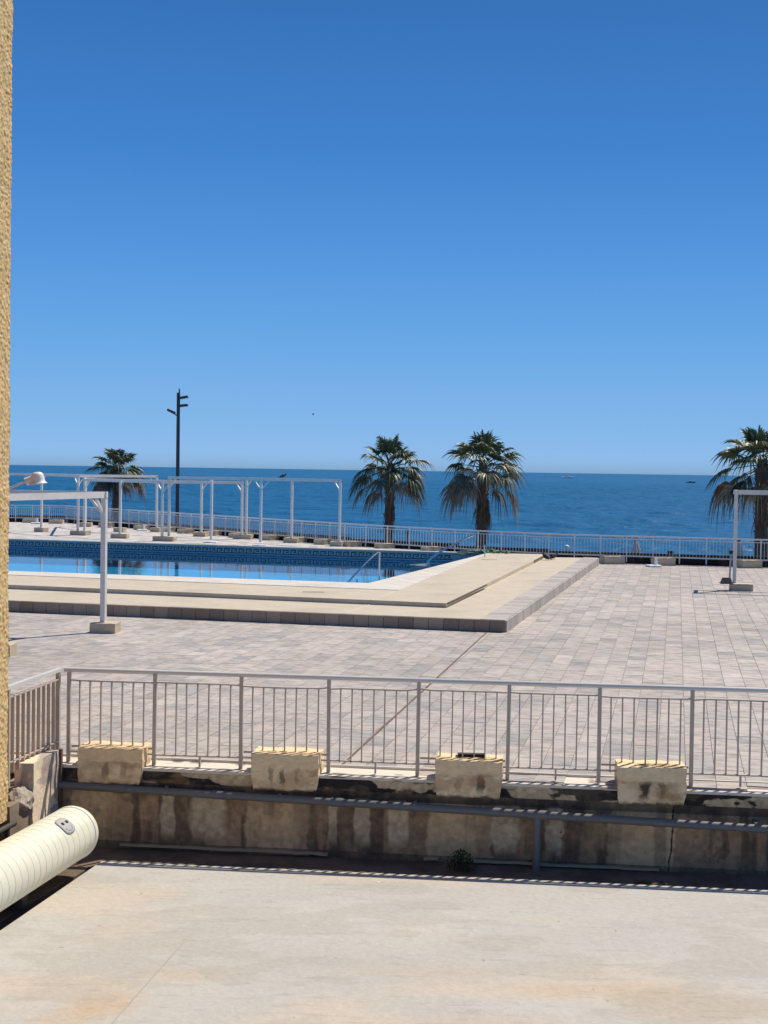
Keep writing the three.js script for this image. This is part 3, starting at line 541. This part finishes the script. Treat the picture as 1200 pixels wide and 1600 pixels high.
pergola('tall white pergola frame behind the middle of the pool, left of the two palms', DK, [[-8.5, 54.4, 2.77], [-6.7, 53.4, 2.77], [-4.64, 51.8, 2.77], [-5.66, 56.6, 2.77], [-3.64, 54.3, 2.77], [-1.68, 52.3, 2.76]],
  [[[-8.5, 54.4, 2.75], [-4.64, 51.8, 2.75], 1, 1], [[-5.66, 56.6, 2.74], [-1.68, 52.3, 2.745], 1, 1], [[-4.64, 51.8, 2.75], [-1.68, 52.3, 2.745], 1, 0], [[-8.5, 54.4, 2.75], [-5.66, 56.6, 2.74], 1, 0]]);
for (const [X, Z, s, l] of [[-14.97, 60.1, 1.0, 'far left footing block under the post beside the white lamp'], [-12.75, 57.8, 1.6, 'long footing block under the pair of posts below the small palm'], [-14.3, 65.9, 1.2, 'footing block at the back, close to the railing behind the pair of posts'],
  [-10.7, 55.8, 1.3, 'footing block at the pool edge straight below the small palm trunk'], [-11.74, 61.2, .9, 'back footing block between the small palm and the railing'], [-10.2, 61.7, .9, 'footing block just left of the dark lamp post'],
  [-8.62, 54.15, 1.7, 'widest footing block, under two posts next to the pool just left of the lamp post'], [-7.73, 58.2, 1.1, 'footing block under the low post right of the dark lamp post'], [-5.78, 56.65, 1.5, 'footing block under the close pair of posts in the middle of the row'],
  [-3.64, 54.3, 1.1, 'footing block under the second post from the right end of the pergola row'], [-1.74, 52.25, .95, 'footing block under the last pergola post, left of the nearer palms']]) footing(X, DK, Z, l, s, rr(-.5, .0));
for (const [X, Z, l] of [[-6.7, 53.4, 'white base plate of the pergola post in the middle of the pool edge'], [-4.64, 51.8, 'white base plate of the pergola post standing right at the coping']]) solo('base_plate', rbox(.55, .04, .3, .01, 0, .02, 0), M.plastic, l, 'base plate', X, DK, Z, -.25);
// frame at the right edge
pergola('white pergola frame at the right edge in front of the large palm', 0, [[9.72, 38.0, 2.75], [13.6, 37.05, 2.75]], [[[9.72, 38.0, 2.70], [13.6, 37.05, 2.70], 0, 0], [[9.93, 38.9, 2.70], [13.8, 37.95, 2.70], 0, 0], [[9.72, 38.0, 2.70], [9.95, 38.95, 2.70], 0, 0]], .1);
footing(9.86, 0, 37.8, 'footing block under the right hand pergola post', 1.15, -.08);
{ const t = thing('clay_basin', 'brown upturned trapezoid basin sitting against the right hand pergola post', 'basin', 9.45, .19, 37.8, -.1);
  const g = new THREE.CylinderGeometry(.14, .22, .16, 4, 1); g.rotateY(Math.PI / 4); g.translate(0, .08, 0); part('basin_body', toCreasedNormals(g, .3), mat([.22, .15, .10], .85, { map: concreteMap }), t); part('basin_rim', [box(.34, .02, .34, 0, .01, 0)], mat([.19, .13, .09], .85), t); }
{ const t = thing('parasol_pole', 'thin grey pole with a dark cap standing by the right hand pergola post', 'pole', 9.6, .19, 38.05); part('pole', bar(V(0, 0, 0), V(.02, .82, 0), .025), mat([.45, .42, .38], .5), t); part('cap', cyl(.05, .06, .1, .02, .8, 0), M.black, t); }

// ---------------------------------------------------------------- seaside railing and its dark upstand
const fence = thing('seaside_railing', 'white seaside railing with thin balusters running behind the pool to the right edge', 'railing', -16.25, 0, 70.3);
{
  const pts = PLAZA_FAR, top = [1.1, 1.1, 1.08, 1.03, .97, .93], low = [.25, .25, .22, .14, .06, 0], ox = -16.25, oz = 70.3, posts = [], bal = [];
  const upGeo = [];
  for (let k = 0; k < pts.length - 1; k++) {
    const a = pts[k], b = pts[k + 1], n = Math.round(Math.hypot(b[0] - a[0], b[1] - a[1]) / .93), lerp = (p, q, t) => p + (q - p) * t, P = (t, y) => V(lerp(a[0], b[0], t) - ox, y, -(lerp(a[1], b[1], t) - oz));
    const A = P(0, top[k]), B = P(1, top[k + 1]);
    part('top_rail', [beam(A, B, .06, .05)], M.fenceWhite, fence);
    part('upper_rail', [beam(P(0, top[k] - .1), P(1, top[k + 1] - .1), .03, .022)], M.fenceWhite, fence);
    part('lower_rail', [beam(P(0, low[k] + .215), P(1, low[k + 1] + .215), .035, .045)], M.fenceWhite, fence);
    const turn = Math.atan2(b[1] - a[1], b[0] - a[0]);
    for (let i = 0; i < n * 8; i++) { const t = i / (n * 8), y0 = lerp(low[k], low[k + 1], t), y1 = lerp(top[k], top[k + 1], t); (i % 8 ? bal : posts).push([P(t, 0), y0, y1, turn]); }
    const nx = (b[1] - a[1]), nz = -(b[0] - a[0]), l = Math.hypot(nx, nz), off = .2, dx = -nx / l * off, dz = -nz / l * off;
    const h = lerp(low[k], low[k + 1], .5) + .34;
    upGeo.push(metric(beam(P(0, h / 2 - .3).add(V(dx, 0, -dz)), P(1, h / 2 - .3).add(V(dx, 0, -dz)), .22, h + .6)));
  }
  const dist = q => Math.hypot(q[0].x + ox, -q[0].z + oz);
  bal.sort((p, q) => dist(p) - dist(q));
  const unit = box(.013, 1, .02, 0, .5, 0), rest = [];
  bal.forEach((q, n) => { const y0 = q[1] + .2, hgt = q[2] - .1 - y0; if (n < 300) { const o = part('baluster', unit, M.fenceWhite, fence, q[0].x, y0, q[0].z, q[3]); o.scale.y = hgt; } else { const g = box(.013, hgt, .02, 0, hgt / 2, 0); g.rotateY(q[3]); g.translate(q[0].x, y0, q[0].z); rest.push(g); } });
  part('baluster', rest, M.fenceWhite, fence).userData.kind = 'stuff';
  for (const q of posts) { const o = part('post', unit, M.fenceWhite, fence, q[0].x, q[1], q[0].z, q[3]); o.scale.set(3.4, q[2] - q[1], 2.2); }
  const mottle = texture(512, 128, (u, v) => mix3([.012, .011, .010], [.085, .066, .05], sm(.5, .8, fbm(u * 24, v * 4, 4, 4, 24, 4))));  // near-black kerb colour with random brown mottling
  const upst = thing('railing_upstand', 'low dark kerb behind the foot of the seaside railing', 'kerb', ox, 0, oz); part('kerb_body', upGeo, mat([1, 1, 1], .95, { map: repeat(mottle, .12, .5) }), upst);
}
// cream blocks at the foot of the seaside railing
{
  const G = [0, 1, 2].map(k => toCreasedNormals(roughen(new THREE.BoxGeometry(.74, .27, .42, 12, 6, 8), .03, 6, 40 + k).translate(0, .135, 0), .7));
  const list = [[-17.9, 69.6, .25, 0, 'cream block at the seaside railing, furthest left beside the building'], [-16.4, 68.9, .25, 0, 'cream block at the far left corner of the seaside railing'], [-13.35, 66.2, .25, .84, 'cream block by the seaside railing left of the small palm trunk'], [-11.2, 63.7, .25, .84, 'cream block by the seaside railing right of the small palm trunk'],
    [-9.75, 62.0, .25, .84, 'cream block by the seaside railing under the dark lamp post, left side'], [-8.75, 60.8, .25, .84, 'cream block by the seaside railing just right of the dark lamp post'], [-7.35, 59.2, .25, .84, 'cream block by the railing behind the low pergola posts'], [-6.15, 57.85, .25, .84, 'cream block by the railing left of the pair of posts'],
    [-4.65, 56.15, .25, .84, 'cream block by the railing right of the pair of posts'], [-3.4, 54.75, .25, .84, 'cream block by the railing behind the second last pergola post'], [-2.35, 53.5, .25, .84, 'cream block by the railing left of the last pergola post'], [-1.2, 52.35, .25, .7, 'cream block by the railing right of the last pergola post'],
    [.05, 51.5, .23, .58, 'cream block below the trunk of the middle palm'], [1.75, 50.35, .2, .55, 'cream block by the railing between the two middle palms'],
    [8.05, 48.25, 0, .22, 'cream block by the seaside railing right of the pool steps'], [9.75, 47.85, 0, .22, 'cream block by the seaside railing behind the white plastic foot'], [12.6, 47.25, 0, .22, 'cream block by the seaside railing behind the right hand pergola post']];
  list.forEach(([X, Z, h, turn, label], n) => { const o = solo('railing_block', G[n % 3], M.blockCream, label, 'concrete block', X, h, Z, turn, 'cream blocks along the seaside railing'); if (h > .1) o.scale.set(.92, .72, .9); });
  for (const [X, Z, h, l] of [[9.25, 47.0, 0, 'white plastic foot on the paving by the right railing'], [-17.3, 68.3, .25, 'white plastic foot at the far left by the railing'], [-11.0, 62.6, .25, 'white plastic foot near the small palm']]) {
    const t = thing('plastic_stand', l, 'stand', X, h, Z, .2, 'white plastic stands'); part('foot', rbox(.46, .07, .4, .03, 0, .035, 0), M.plastic, t); part('socket', cyl(.06, .045, .24, .08, .05, 0), M.plastic, t); }
}

// ---------------------------------------------------------------- pool hand rails, hose, tarpaulin
{
  const hr = thing('pool_handrail', 'steel handrail of the pool steps, nearer the front corner', 'handrail', -.1, 0, 36.2);
  part('post', bar(V(-.02, -1.2, 0), V(0, 1.02, 0), .024), M.steel, hr); part('sloping_rail', tube([V(0, 1.02, 0), V(-.06, 1.0, 0), V(-.95, .02, 0), V(-1.1, -.35, 0)], .024, 8, 30), M.steel, hr);
  part('second_post', bar(V(-.62, -1.2, -.5), V(-.6, .25, -.5), .028), M.steel, hr);
  const h2 = thing('pool_handrail', 'long steel handrail sloping into the pool at its far right end', 'handrail', 3.0, 0, 46.0);
  part('sloping_rail', tube([V(-.0, 1.03, 0), V(-.08, 1.0, 0), V(-1.45, .2, 0), V(-1.55, -.1, 0)], .036, 8, 30), M.steel, h2); part('post', bar(V(-1.5, -1.2, 0), V(-1.46, .2, 0), .028), M.steel, h2); part('wall_post', bar(V(.35, .3, .6), V(.34, .75, .6), .02), M.steel, h2);
  const c = []; for (let k = 0; k < 60; k++) { const a = k / 60 * 12.2; c.push(V(Math.cos(a) * (.75 + .12 * Math.sin(k * .7)), .01 + k * .0009, Math.sin(a) * (.75 + .1 * Math.cos(k * .5)))); }
  solo('pool_hose', tube(c, .03, 6, 160), mat([.03, .10, .17], .5), 'dark blue hose floating in a ring at the far right end of the pool', 'hose', 1.75, -.09, 46.3);
  const tarp = new THREE.PlaneGeometry(1.5, .9, 40, 24), p = tarp.attributes.position; for (let i = 0; i < p.count; i++) p.setZ(i, .24 * fbm(p.getX(i) * 3, p.getY(i) * 3, 8, 4) * sm(.75, .45, Math.abs(p.getX(i))) + .02); tarp.rotateX(-Math.PI / 2); tarp.computeVertexNormals();
  solo('green_tarpaulin', tarp, mat([.02, .06, .045], .7, { side: THREE.DoubleSide }), 'crumpled dark green tarpaulin at the far right corner of the pool', 'tarpaulin', 3.35, .26, 48.35, .27);
  const hose = []; for (let k = 0; k < 40; k++) hose.push(V(k * .035 + .05 * Math.sin(k), .04 + .03 * Math.sin(k * 1.3), .12 * Math.sin(k * .6)));
  solo('garden_hose', tube(hose, .03, 6, 120), mat([.05, .20, .10], .55), 'green garden hose lying over the end of the pool coping', 'hose', 3.05, .36, 47.5, .1);
}

// ---------------------------------------------------------------- dark lamp post with three floodlights
{
  const t = thing('lamp_post', 'tall dark lamp post with three floodlights standing beyond the seaside railing', 'lamp post', -10.25, -1.5, 68.2);
  part('pole', [cyl(.10, .085, 8.35), cyl(.16, .15, .3)], M.darkMetal, t); part('spike', cyl(.035, .03, .2, .04, 8.35, 0), M.darkMetal, t);
  const head = (dx, y, tilt) => { const f = part('floodlight', [rbox(.42, .12, .3, .03)], M.darkMetal, t, dx, y, .05); f.rotation.z = tilt; part('lens', box(.34, .012, .24, 0, -.064, 0), mat([.6, .62, .6], .2), f); part('arm', bar(V(-dx * .3, -.02, 0), V(-dx * .95, -.06, 0), .03), M.darkMetal, f); };
  head(.27, 8.12, .18); head(.27, 7.72, .12); head(-.34, 7.42, -.45);
}

// ---------------------------------------------------------------- fan palms
const palmM = {
  leaf: [[.088, .122, .052], [.064, .096, .044], [.125, .15, .072], [.21, .20, .12]].map(c => new THREE.MeshPhysicalMaterial({ color: lin(...c), roughness: .5, transmission: .35, thickness: 0, side: THREE.DoubleSide })),
  dead: [[.24, .18, .12], [.18, .135, .09], [.32, .25, .17]].map(c => new THREE.MeshPhysicalMaterial({ color: lin(...c), roughness: .9, transmission: .15, thickness: 0, side: THREE.DoubleSide })),
  trunk: mat([.17, .125, .095], .95, { map: repeat(concreteMap, 2, 2) }),
};
function frondGeo(az, el, Lp, R, droop, r, n = 24, spread = 2.0) {
  const pos = [], idx = [], upv = V(0, 1, 0), d = V(Math.cos(az) * Math.cos(el), Math.sin(el), Math.sin(az) * Math.cos(el));
  const pt = t => d.clone().multiplyScalar(Lp * t).addScaledVector(upv, -.22 * Lp * t * t * Math.cos(el));
  const tan = pt(1).sub(pt(.85)).normalize(), side = tan.clone().cross(upv); if (side.lengthSq() < 1e-3) side.set(-Math.sin(az), 0, Math.cos(az)); side.normalize();
  const roll = rr(-.5, .5, r), nrm0 = side.clone().cross(tan).normalize(); side.multiplyScalar(Math.cos(roll)).addScaledVector(nrm0, Math.sin(roll)); const nrm = side.clone().cross(tan).normalize();
  const strip = (pts, ws, sv) => { const b = pos.length / 3; pts.forEach((p, i) => { const s = sv[i].clone().multiplyScalar(ws[i]); pos.push(...p.clone().add(s).toArray(), ...p.clone().sub(s).toArray()); if (i) { const o = b + i * 2; idx.push(o - 2, o - 1, o, o - 1, o + 1, o); } }); };
  for (const sv of [side, nrm]) { const ts = [0, .35, .7, 1]; strip(ts.map(pt), [.028, .02, .016, .014], ts.map(() => sv)); }
  const E = pt(1);
  for (let i = 0; i < n; i++) {
    const f = (i / (n - 1) - .5) * 2 * spread, D = tan.clone().multiplyScalar(Math.cos(f)).addScaledVector(side, Math.sin(f)).addScaledVector(nrm, .12 + .25 * Math.abs(Math.sin(f * .5))).normalize();
    const len = R * (.74 + .26 * Math.cos(f)) * rr(.86, 1.08, r), w = Math.max(.014, R * spread / n * .66), dr = droop * rr(.7, 1.35, r);
    const across = D.clone().cross(nrm).normalize(), tw = rr(-.6, .6, r) + (i % 2 ? .55 : -.55); across.multiplyScalar(Math.cos(tw)).addScaledVector(nrm, Math.sin(tw));
    const torn = r() < .25 ? .75 : 1, ts = [0, .28, .5, .68, .85, 1].map(t => t * torn), ws = [.005, w * .72, w, w * .62, w * .36, .004];
    strip(ts.map(t => E.clone().addScaledVector(D, len * t * (1 - .22 * dr * t * t)).addScaledVector(upv, -dr * len * Math.pow(t, 2.4) - (.12 + .3 * clamp(droop)) * len * Math.pow(clamp((t - .45) / .55), 1.6))), ws, ts.map(() => across));
  }
  const g = new THREE.BufferGeometry(); g.setAttribute('position', new THREE.Float32BufferAttribute(pos, 3)); g.setIndex(idx); g.computeVertexNormals(); return g;
}
function palm(label, X, Z, crownH, size, trunkR, seed, { lean = 0, up = 1, live = 20, dead = 8, skirt = .5, hi = 1.35 } = {}) {
  const r = rng(seed), t = thing('fan_palm', label, 'palm tree', X, -1.5, Z, 0, 'fan palms beyond the seaside railing'), H = crownH + 1.5, C = V(lean, H, 0);
  const tg = new THREE.CylinderGeometry(trunkR * .92, trunkR * 1.12, H + .25, 28, 90, true), p = tg.attributes.position;
  for (let i = 0; i < p.count; i++) {
    const y = p.getY(i) + (H + .25) / 2, a = Math.atan2(p.getZ(i), p.getX(i)), ring = Math.sin(y * 34 + 2 * a + Math.sin(a * 3)) * .03, k = 1 + .35 * (fbm(a * 3 + 10, y * 9, seed, 3) - .5) + ring + .25 * sm(H - 1.2, H - .3, y) - .5 * sm(H - .3, H + .25, y);
    p.setXYZ(i, p.getX(i) * k + lean * y / H, y, p.getZ(i) * k);
  }
  tg.computeVertexNormals(); part('trunk', tg, palmM.trunk, t);
  const boots = []; for (let k = 0; k < 70; k++) { const a = r() * 6.283, y = H - Math.pow(r(), 1.5) * 2.6, g = new THREE.BoxGeometry(.07, .2, .025); g.translate(0, .1, 0); g.rotateX(.45); g.translate(0, 0, trunkR * .95); g.rotateY(a); g.translate(lean * y / H, y - .1, 0); boots.push(g); }
  part('leaf_bases', boots, palmM.dead[1], t);
  for (let k = 0; k < live; k++) {
    const q = (k + .5) / live, el = hi - q * 1.7 + rr(-.14, .14, r), az = k * 2.39996 + rr(-.25, .25, r), low = sm(.35, 1, q);
    const Lp = size * rr(.46, .64, r) * (.85 + .15 * q), R = size * rr(.42, .55, r), g = frondGeo(az, el, Lp, R, .14 + .36 * low + rr(0, .22, r), r, 32 + Math.floor(r() * 8), rr(1.6, 2.4, r));
    const m = palmM.leaf[q > .7 && r() < .45 ? 3 : Math.floor(r() * 3)], o = part('frond', g, m, t, C.x, C.y, C.z); o.position.y += rr(-.1, .12, r) * size * .3;
  }
  for (let k = 0; k < dead; k++) {
    const el = -.1 - .4 * r(), az = k * 2.39996 + 1 + rr(-.4, .4, r), g = frondGeo(az, el, size * rr(.5, .66, r), size * rr(.34, .46, r), .6 + .5 * r(), r, 20, 1.5);
    part('dry_frond', g, palmM.dead[Math.floor(r() * 3)], t, C.x, C.y - size * rr(.02, .18, r), C.z);
  }
  for (let k = 0; k < dead * skirt; k++) { const y = H - rr(.6, 1.6, r), g = frondGeo(r() * 6.283, -1.25 - .25 * r(), size * .12, size * rr(.22, .34, r), 1.0, r, 14, 1.1); part('dry_frond', g, palmM.dead[1], t, lean * y / H, y, 0); }
  return t;
}
palm('fan palm with full crown in the middle, right of the pergola row', .2, 58.5, 3.22, 2.0, .19, 101, { lean: .05, live: 28, dead: 6, skirt: .4 });
palm('fan palm second from the right, with bare stalks and a shaggy brown skirt', 4.12, 58, 3.3, 2.1, .205, 202, { lean: .02, live: 26, dead: 7, skirt: 2.2, hi: 1.45 });
palm('smallest fan palm at far left behind the white frames', -14.6, 75, 3.0, 1.75, .18, 303, { lean: .05, live: 28, dead: 12, hi: 1.25 });
palm('largest fan palm cut by the right edge of the picture', 14.35, 52.3, 3.55, 2.35, .23, 404, { lean: .0, live: 25, dead: 10, hi: 1.3 });

// ---------------------------------------------------------------- small things beyond the railing
{
  const g = thing('globe_lamp', 'small white globe lamp beyond the railing right of the pool steps', 'lamp', 6.75, -1.5, 50.6); part('pole', cyl(.03, .03, 1.85), M.white, g); part('globe', new THREE.SphereGeometry(.095, 20, 14), mat([.8, .8, .76], .3), g, 0, 1.93, 0);
  const par = (X, Z, label, cap) => { const t = thing('folded_parasol', label, 'parasol', X, -1.5, Z), pr = []; 
    const cloth = new THREE.CylinderGeometry(.05, .26, 1.1, 48, 12, true), p = cloth.attributes.position; for (let i = 0; i < p.count; i++) { const a = Math.atan2(p.getZ(i), p.getX(i)), k = 1 + .22 * Math.sin(a * 9) + .08 * Math.sin(a * 4 + p.getY(i) * 3); p.setX(i, p.getX(i) * k + .08 * (.55 - p.getY(i)) ); p.setZ(i, p.getZ(i) * k); } cloth.computeVertexNormals();
    part('pole', cyl(.03, .03, 2.3), M.white, t); part('cloth', cloth, mat([.66, .62, .56], .9, { side: THREE.DoubleSide }), t, 0, 1.75, 0); part('cap', cyl(.08, .09, .09, 0, 2.26, 0), cap, t); };
  par(9.25, 50.5, 'folded white parasol beyond the railing between the two cream blocks', mat([.5, .48, .45], .8)); par(12.95, 50.2, 'folded parasol with a dark cap behind the right hand pergola post', M.black);
  const bx = thing('meter_box', 'small dark box on a thin post beyond the right railing', 'box', 10.55, -1.5, 50.5); part('post', cyl(.03, .03, 1.75), M.darkMetal, bx); part('box_body', rbox(.2, .13, .12, .01, 0, 1.8, 0), M.black, bx);
  const bx2 = thing('meter_box', 'small dark box on a thin post beyond the railing between the middle palms', 'box', .95, -1.5, 55); part('post', cyl(.03, .03, 2.2), M.darkMetal, bx2); part('box_body', rbox(.12, .16, .12, .01, 0, 2.2, 0), M.black, bx2);
}
// birds
function bird(label, X, h, Z, turn, s, body, belly) {
  const t = thing('pigeon', label, 'bird', X, h, Z, turn), lathe = (pr) => new THREE.LatheGeometry(pr.map(q => new THREE.Vector2(...q)), 14);
  const b = lathe([[0, -.15], [.025, -.13], [.05, -.06], [.065, .02], [.055, .08], [.03, .115], [0, .125]]); b.rotateZ(-1.15); b.scale(s, s, s); part('body', b, body, t, 0, .1 * s, 0);
  part('head', [new THREE.SphereGeometry(.034 * s, 12, 10).translate(.125 * s, .175 * s, 0), new THREE.ConeGeometry(.01 * s, .035 * s, 8).rotateZ(-1.5).translate(.165 * s, .172 * s, 0), bar(V(.09 * s, .13 * s, 0), V(.125 * s, .17 * s, 0), .03 * s)], body, t);
  part('tail', [box(.13 * s, .012 * s, .05 * s).rotateZ(.3).translate(-.17 * s, .045 * s, 0)], body, t); part('wing', [new THREE.SphereGeometry(.07 * s, 12, 8).scale(1.3, .6, .25).rotateZ(.35).translate(-.02 * s, .11 * s, .055 * s)], belly, t);
  for (const z of [-.02, .02]) part('leg', bar(V(0, 0, z * s), V(0, .06 * s, z * s), .005 * s, 6), mat([.3, .1, .08], .7), t);
}
bird('black bird perched on the beam of the middle pergola frame', -3.99, 2.79, 53.9, .2, .95, M.black, M.darkMetal);
bird('dark pigeon with pale wing standing at the far end of the upper pool step', 5.45, .24, 46.0, 2.2, 1.2, mat([.05, .035, .03], .8), mat([.5, .47, .44], .8));
bird('dark brown pigeon right of the paler one on the pool step', 5.75, .24, 46.4, .6, 1.1, mat([.03, .022, .02], .8), mat([.06, .04, .035], .8));
{ const t = thing('flying_bird', 'tiny dark bird flying in the open sky', 'bird', -10.5, 11.1, 200, .4); part('body', new THREE.SphereGeometry(.1, 10, 8).scale(1.5, .6, .6), M.darkMetal, t); for (const s of [-1, 1]) { const w = part('wing', box(.14, .02, .36, 0, 0, s * .2), M.darkMetal, t); w.rotation.x = -s * .35; } }
// boats on the horizon
function boat(label, X, Z, len, turn, hullC, kind) {
  const t = thing('motor_boat', label, 'boat', X, -5, Z, turn, 'boats near the horizon'), s = new THREE.Shape([[-.5, -.14], [.34, -.14], [.46, -.03], [.5, .03], [.4, .11], [-.4, .14], [-.5, .1]].map(q => new THREE.Vector2(q[0], q[1])));
  const hull = new THREE.Shape(); hull.moveTo(-.5, 0); hull.lineTo(-.5, .09); hull.lineTo(.5, .14); hull.lineTo(.4, 0); hull.closePath();
  const g = new THREE.ExtrudeGeometry(hull, { depth: .22, bevelEnabled: true, bevelSize: .01, bevelThickness: .02, bevelSegments: 2 }); g.translate(0, 0, -.11); g.scale(len, len, len); part('hull', g, hullC, t);
  part('cabin', [rbox(.34 * len, .10 * len, .16 * len, .02 * len, -.02 * len, .16 * len, 0), rbox(.2 * len, .06 * len, .13 * len, .015 * len, -.06 * len, .235 * len, 0)], M.plastic, t);
  part('window_band', box(.345 * len, .03 * len, .163 * len, -.02 * len, .17 * len, 0), M.black, t);
  if (kind) part('mast', bar(V(-.05 * len, .26 * len, 0), V(-.05 * len, .42 * len, 0), .006 * len), M.white, t);
}
boat('white motor yacht on the sea near the horizon, right of the palms', 283, 2130, 19, .12, M.plastic, 1);
boat('small dark hulled boat on the sea left of the largest palm', 305, 1370, 9.5, .05, mat([.02, .04, .09], .5), 0);
// weed and litter in the gutter
{
  const [X, Z] = nearAt(4.28, .42), t = thing('weed_plant', 'small dark weed growing in the gutter at the foot of the wall', 'plant', X, ROOF - .045, Z), r = rng(66), pos = [];
  for (let k = 0; k < 420; k++) { const a = r() * 6.283, e = r() * 1.4, d = .02 + .14 * Math.sqrt(r()), c = V(Math.cos(a) * Math.cos(e) * d, .02 + Math.sin(e) * d * 1.2, Math.sin(a) * Math.cos(e) * d), u = V(rr(-1, 1, r), rr(-.3, 1, r), rr(-1, 1, r)).normalize().multiplyScalar(.02), w = V(rr(-1, 1, r), rr(-1, 1, r), rr(-1, 1, r)).cross(u).normalize().multiplyScalar(.007); pos.push(...c.clone().sub(u).toArray(), ...c.clone().add(w).toArray(), ...c.clone().add(u).toArray(), ...c.clone().sub(u).toArray(), ...c.clone().add(u).toArray(), ...c.clone().sub(w).toArray()); }
  const g = new THREE.BufferGeometry(); g.setAttribute('position', new THREE.Float32BufferAttribute(pos, 3)); g.computeVertexNormals(); part('foliage', g, mat([.022, .038, .014], .8, { side: THREE.DoubleSide }), t); part('stem', [bar(V(0, -.02, 0), V(.01, .12, 0), .004, 6), bar(V(.01, -.02, 0), V(-.05, .1, .03), .003, 6)], mat([.08, .06, .03], .9), t);
  const [lx, lz] = nearAt(6.15, .62), lit = []; for (let k = 0; k < 60; k++) { const g2 = new THREE.PlaneGeometry(.035, .02); g2.rotateX(-1.57 + rr(-.5, .5, r)); g2.rotateY(r() * 6.28); g2.translate(rr(-.25, .25, r) * r(), .01 + .012 * r(), rr(-.12, .12, r) * r()); lit.push(g2); }
  const o = solo('leaf_litter', lit, mat([.10, .055, .03], .9, { side: THREE.DoubleSide }), 'scatter of dry brown leaves in the gutter below the right block', 'leaf litter', lx, ROOF - .045, lz); o.userData.kind = 'stuff';
}
renderer.render(scene, camera);
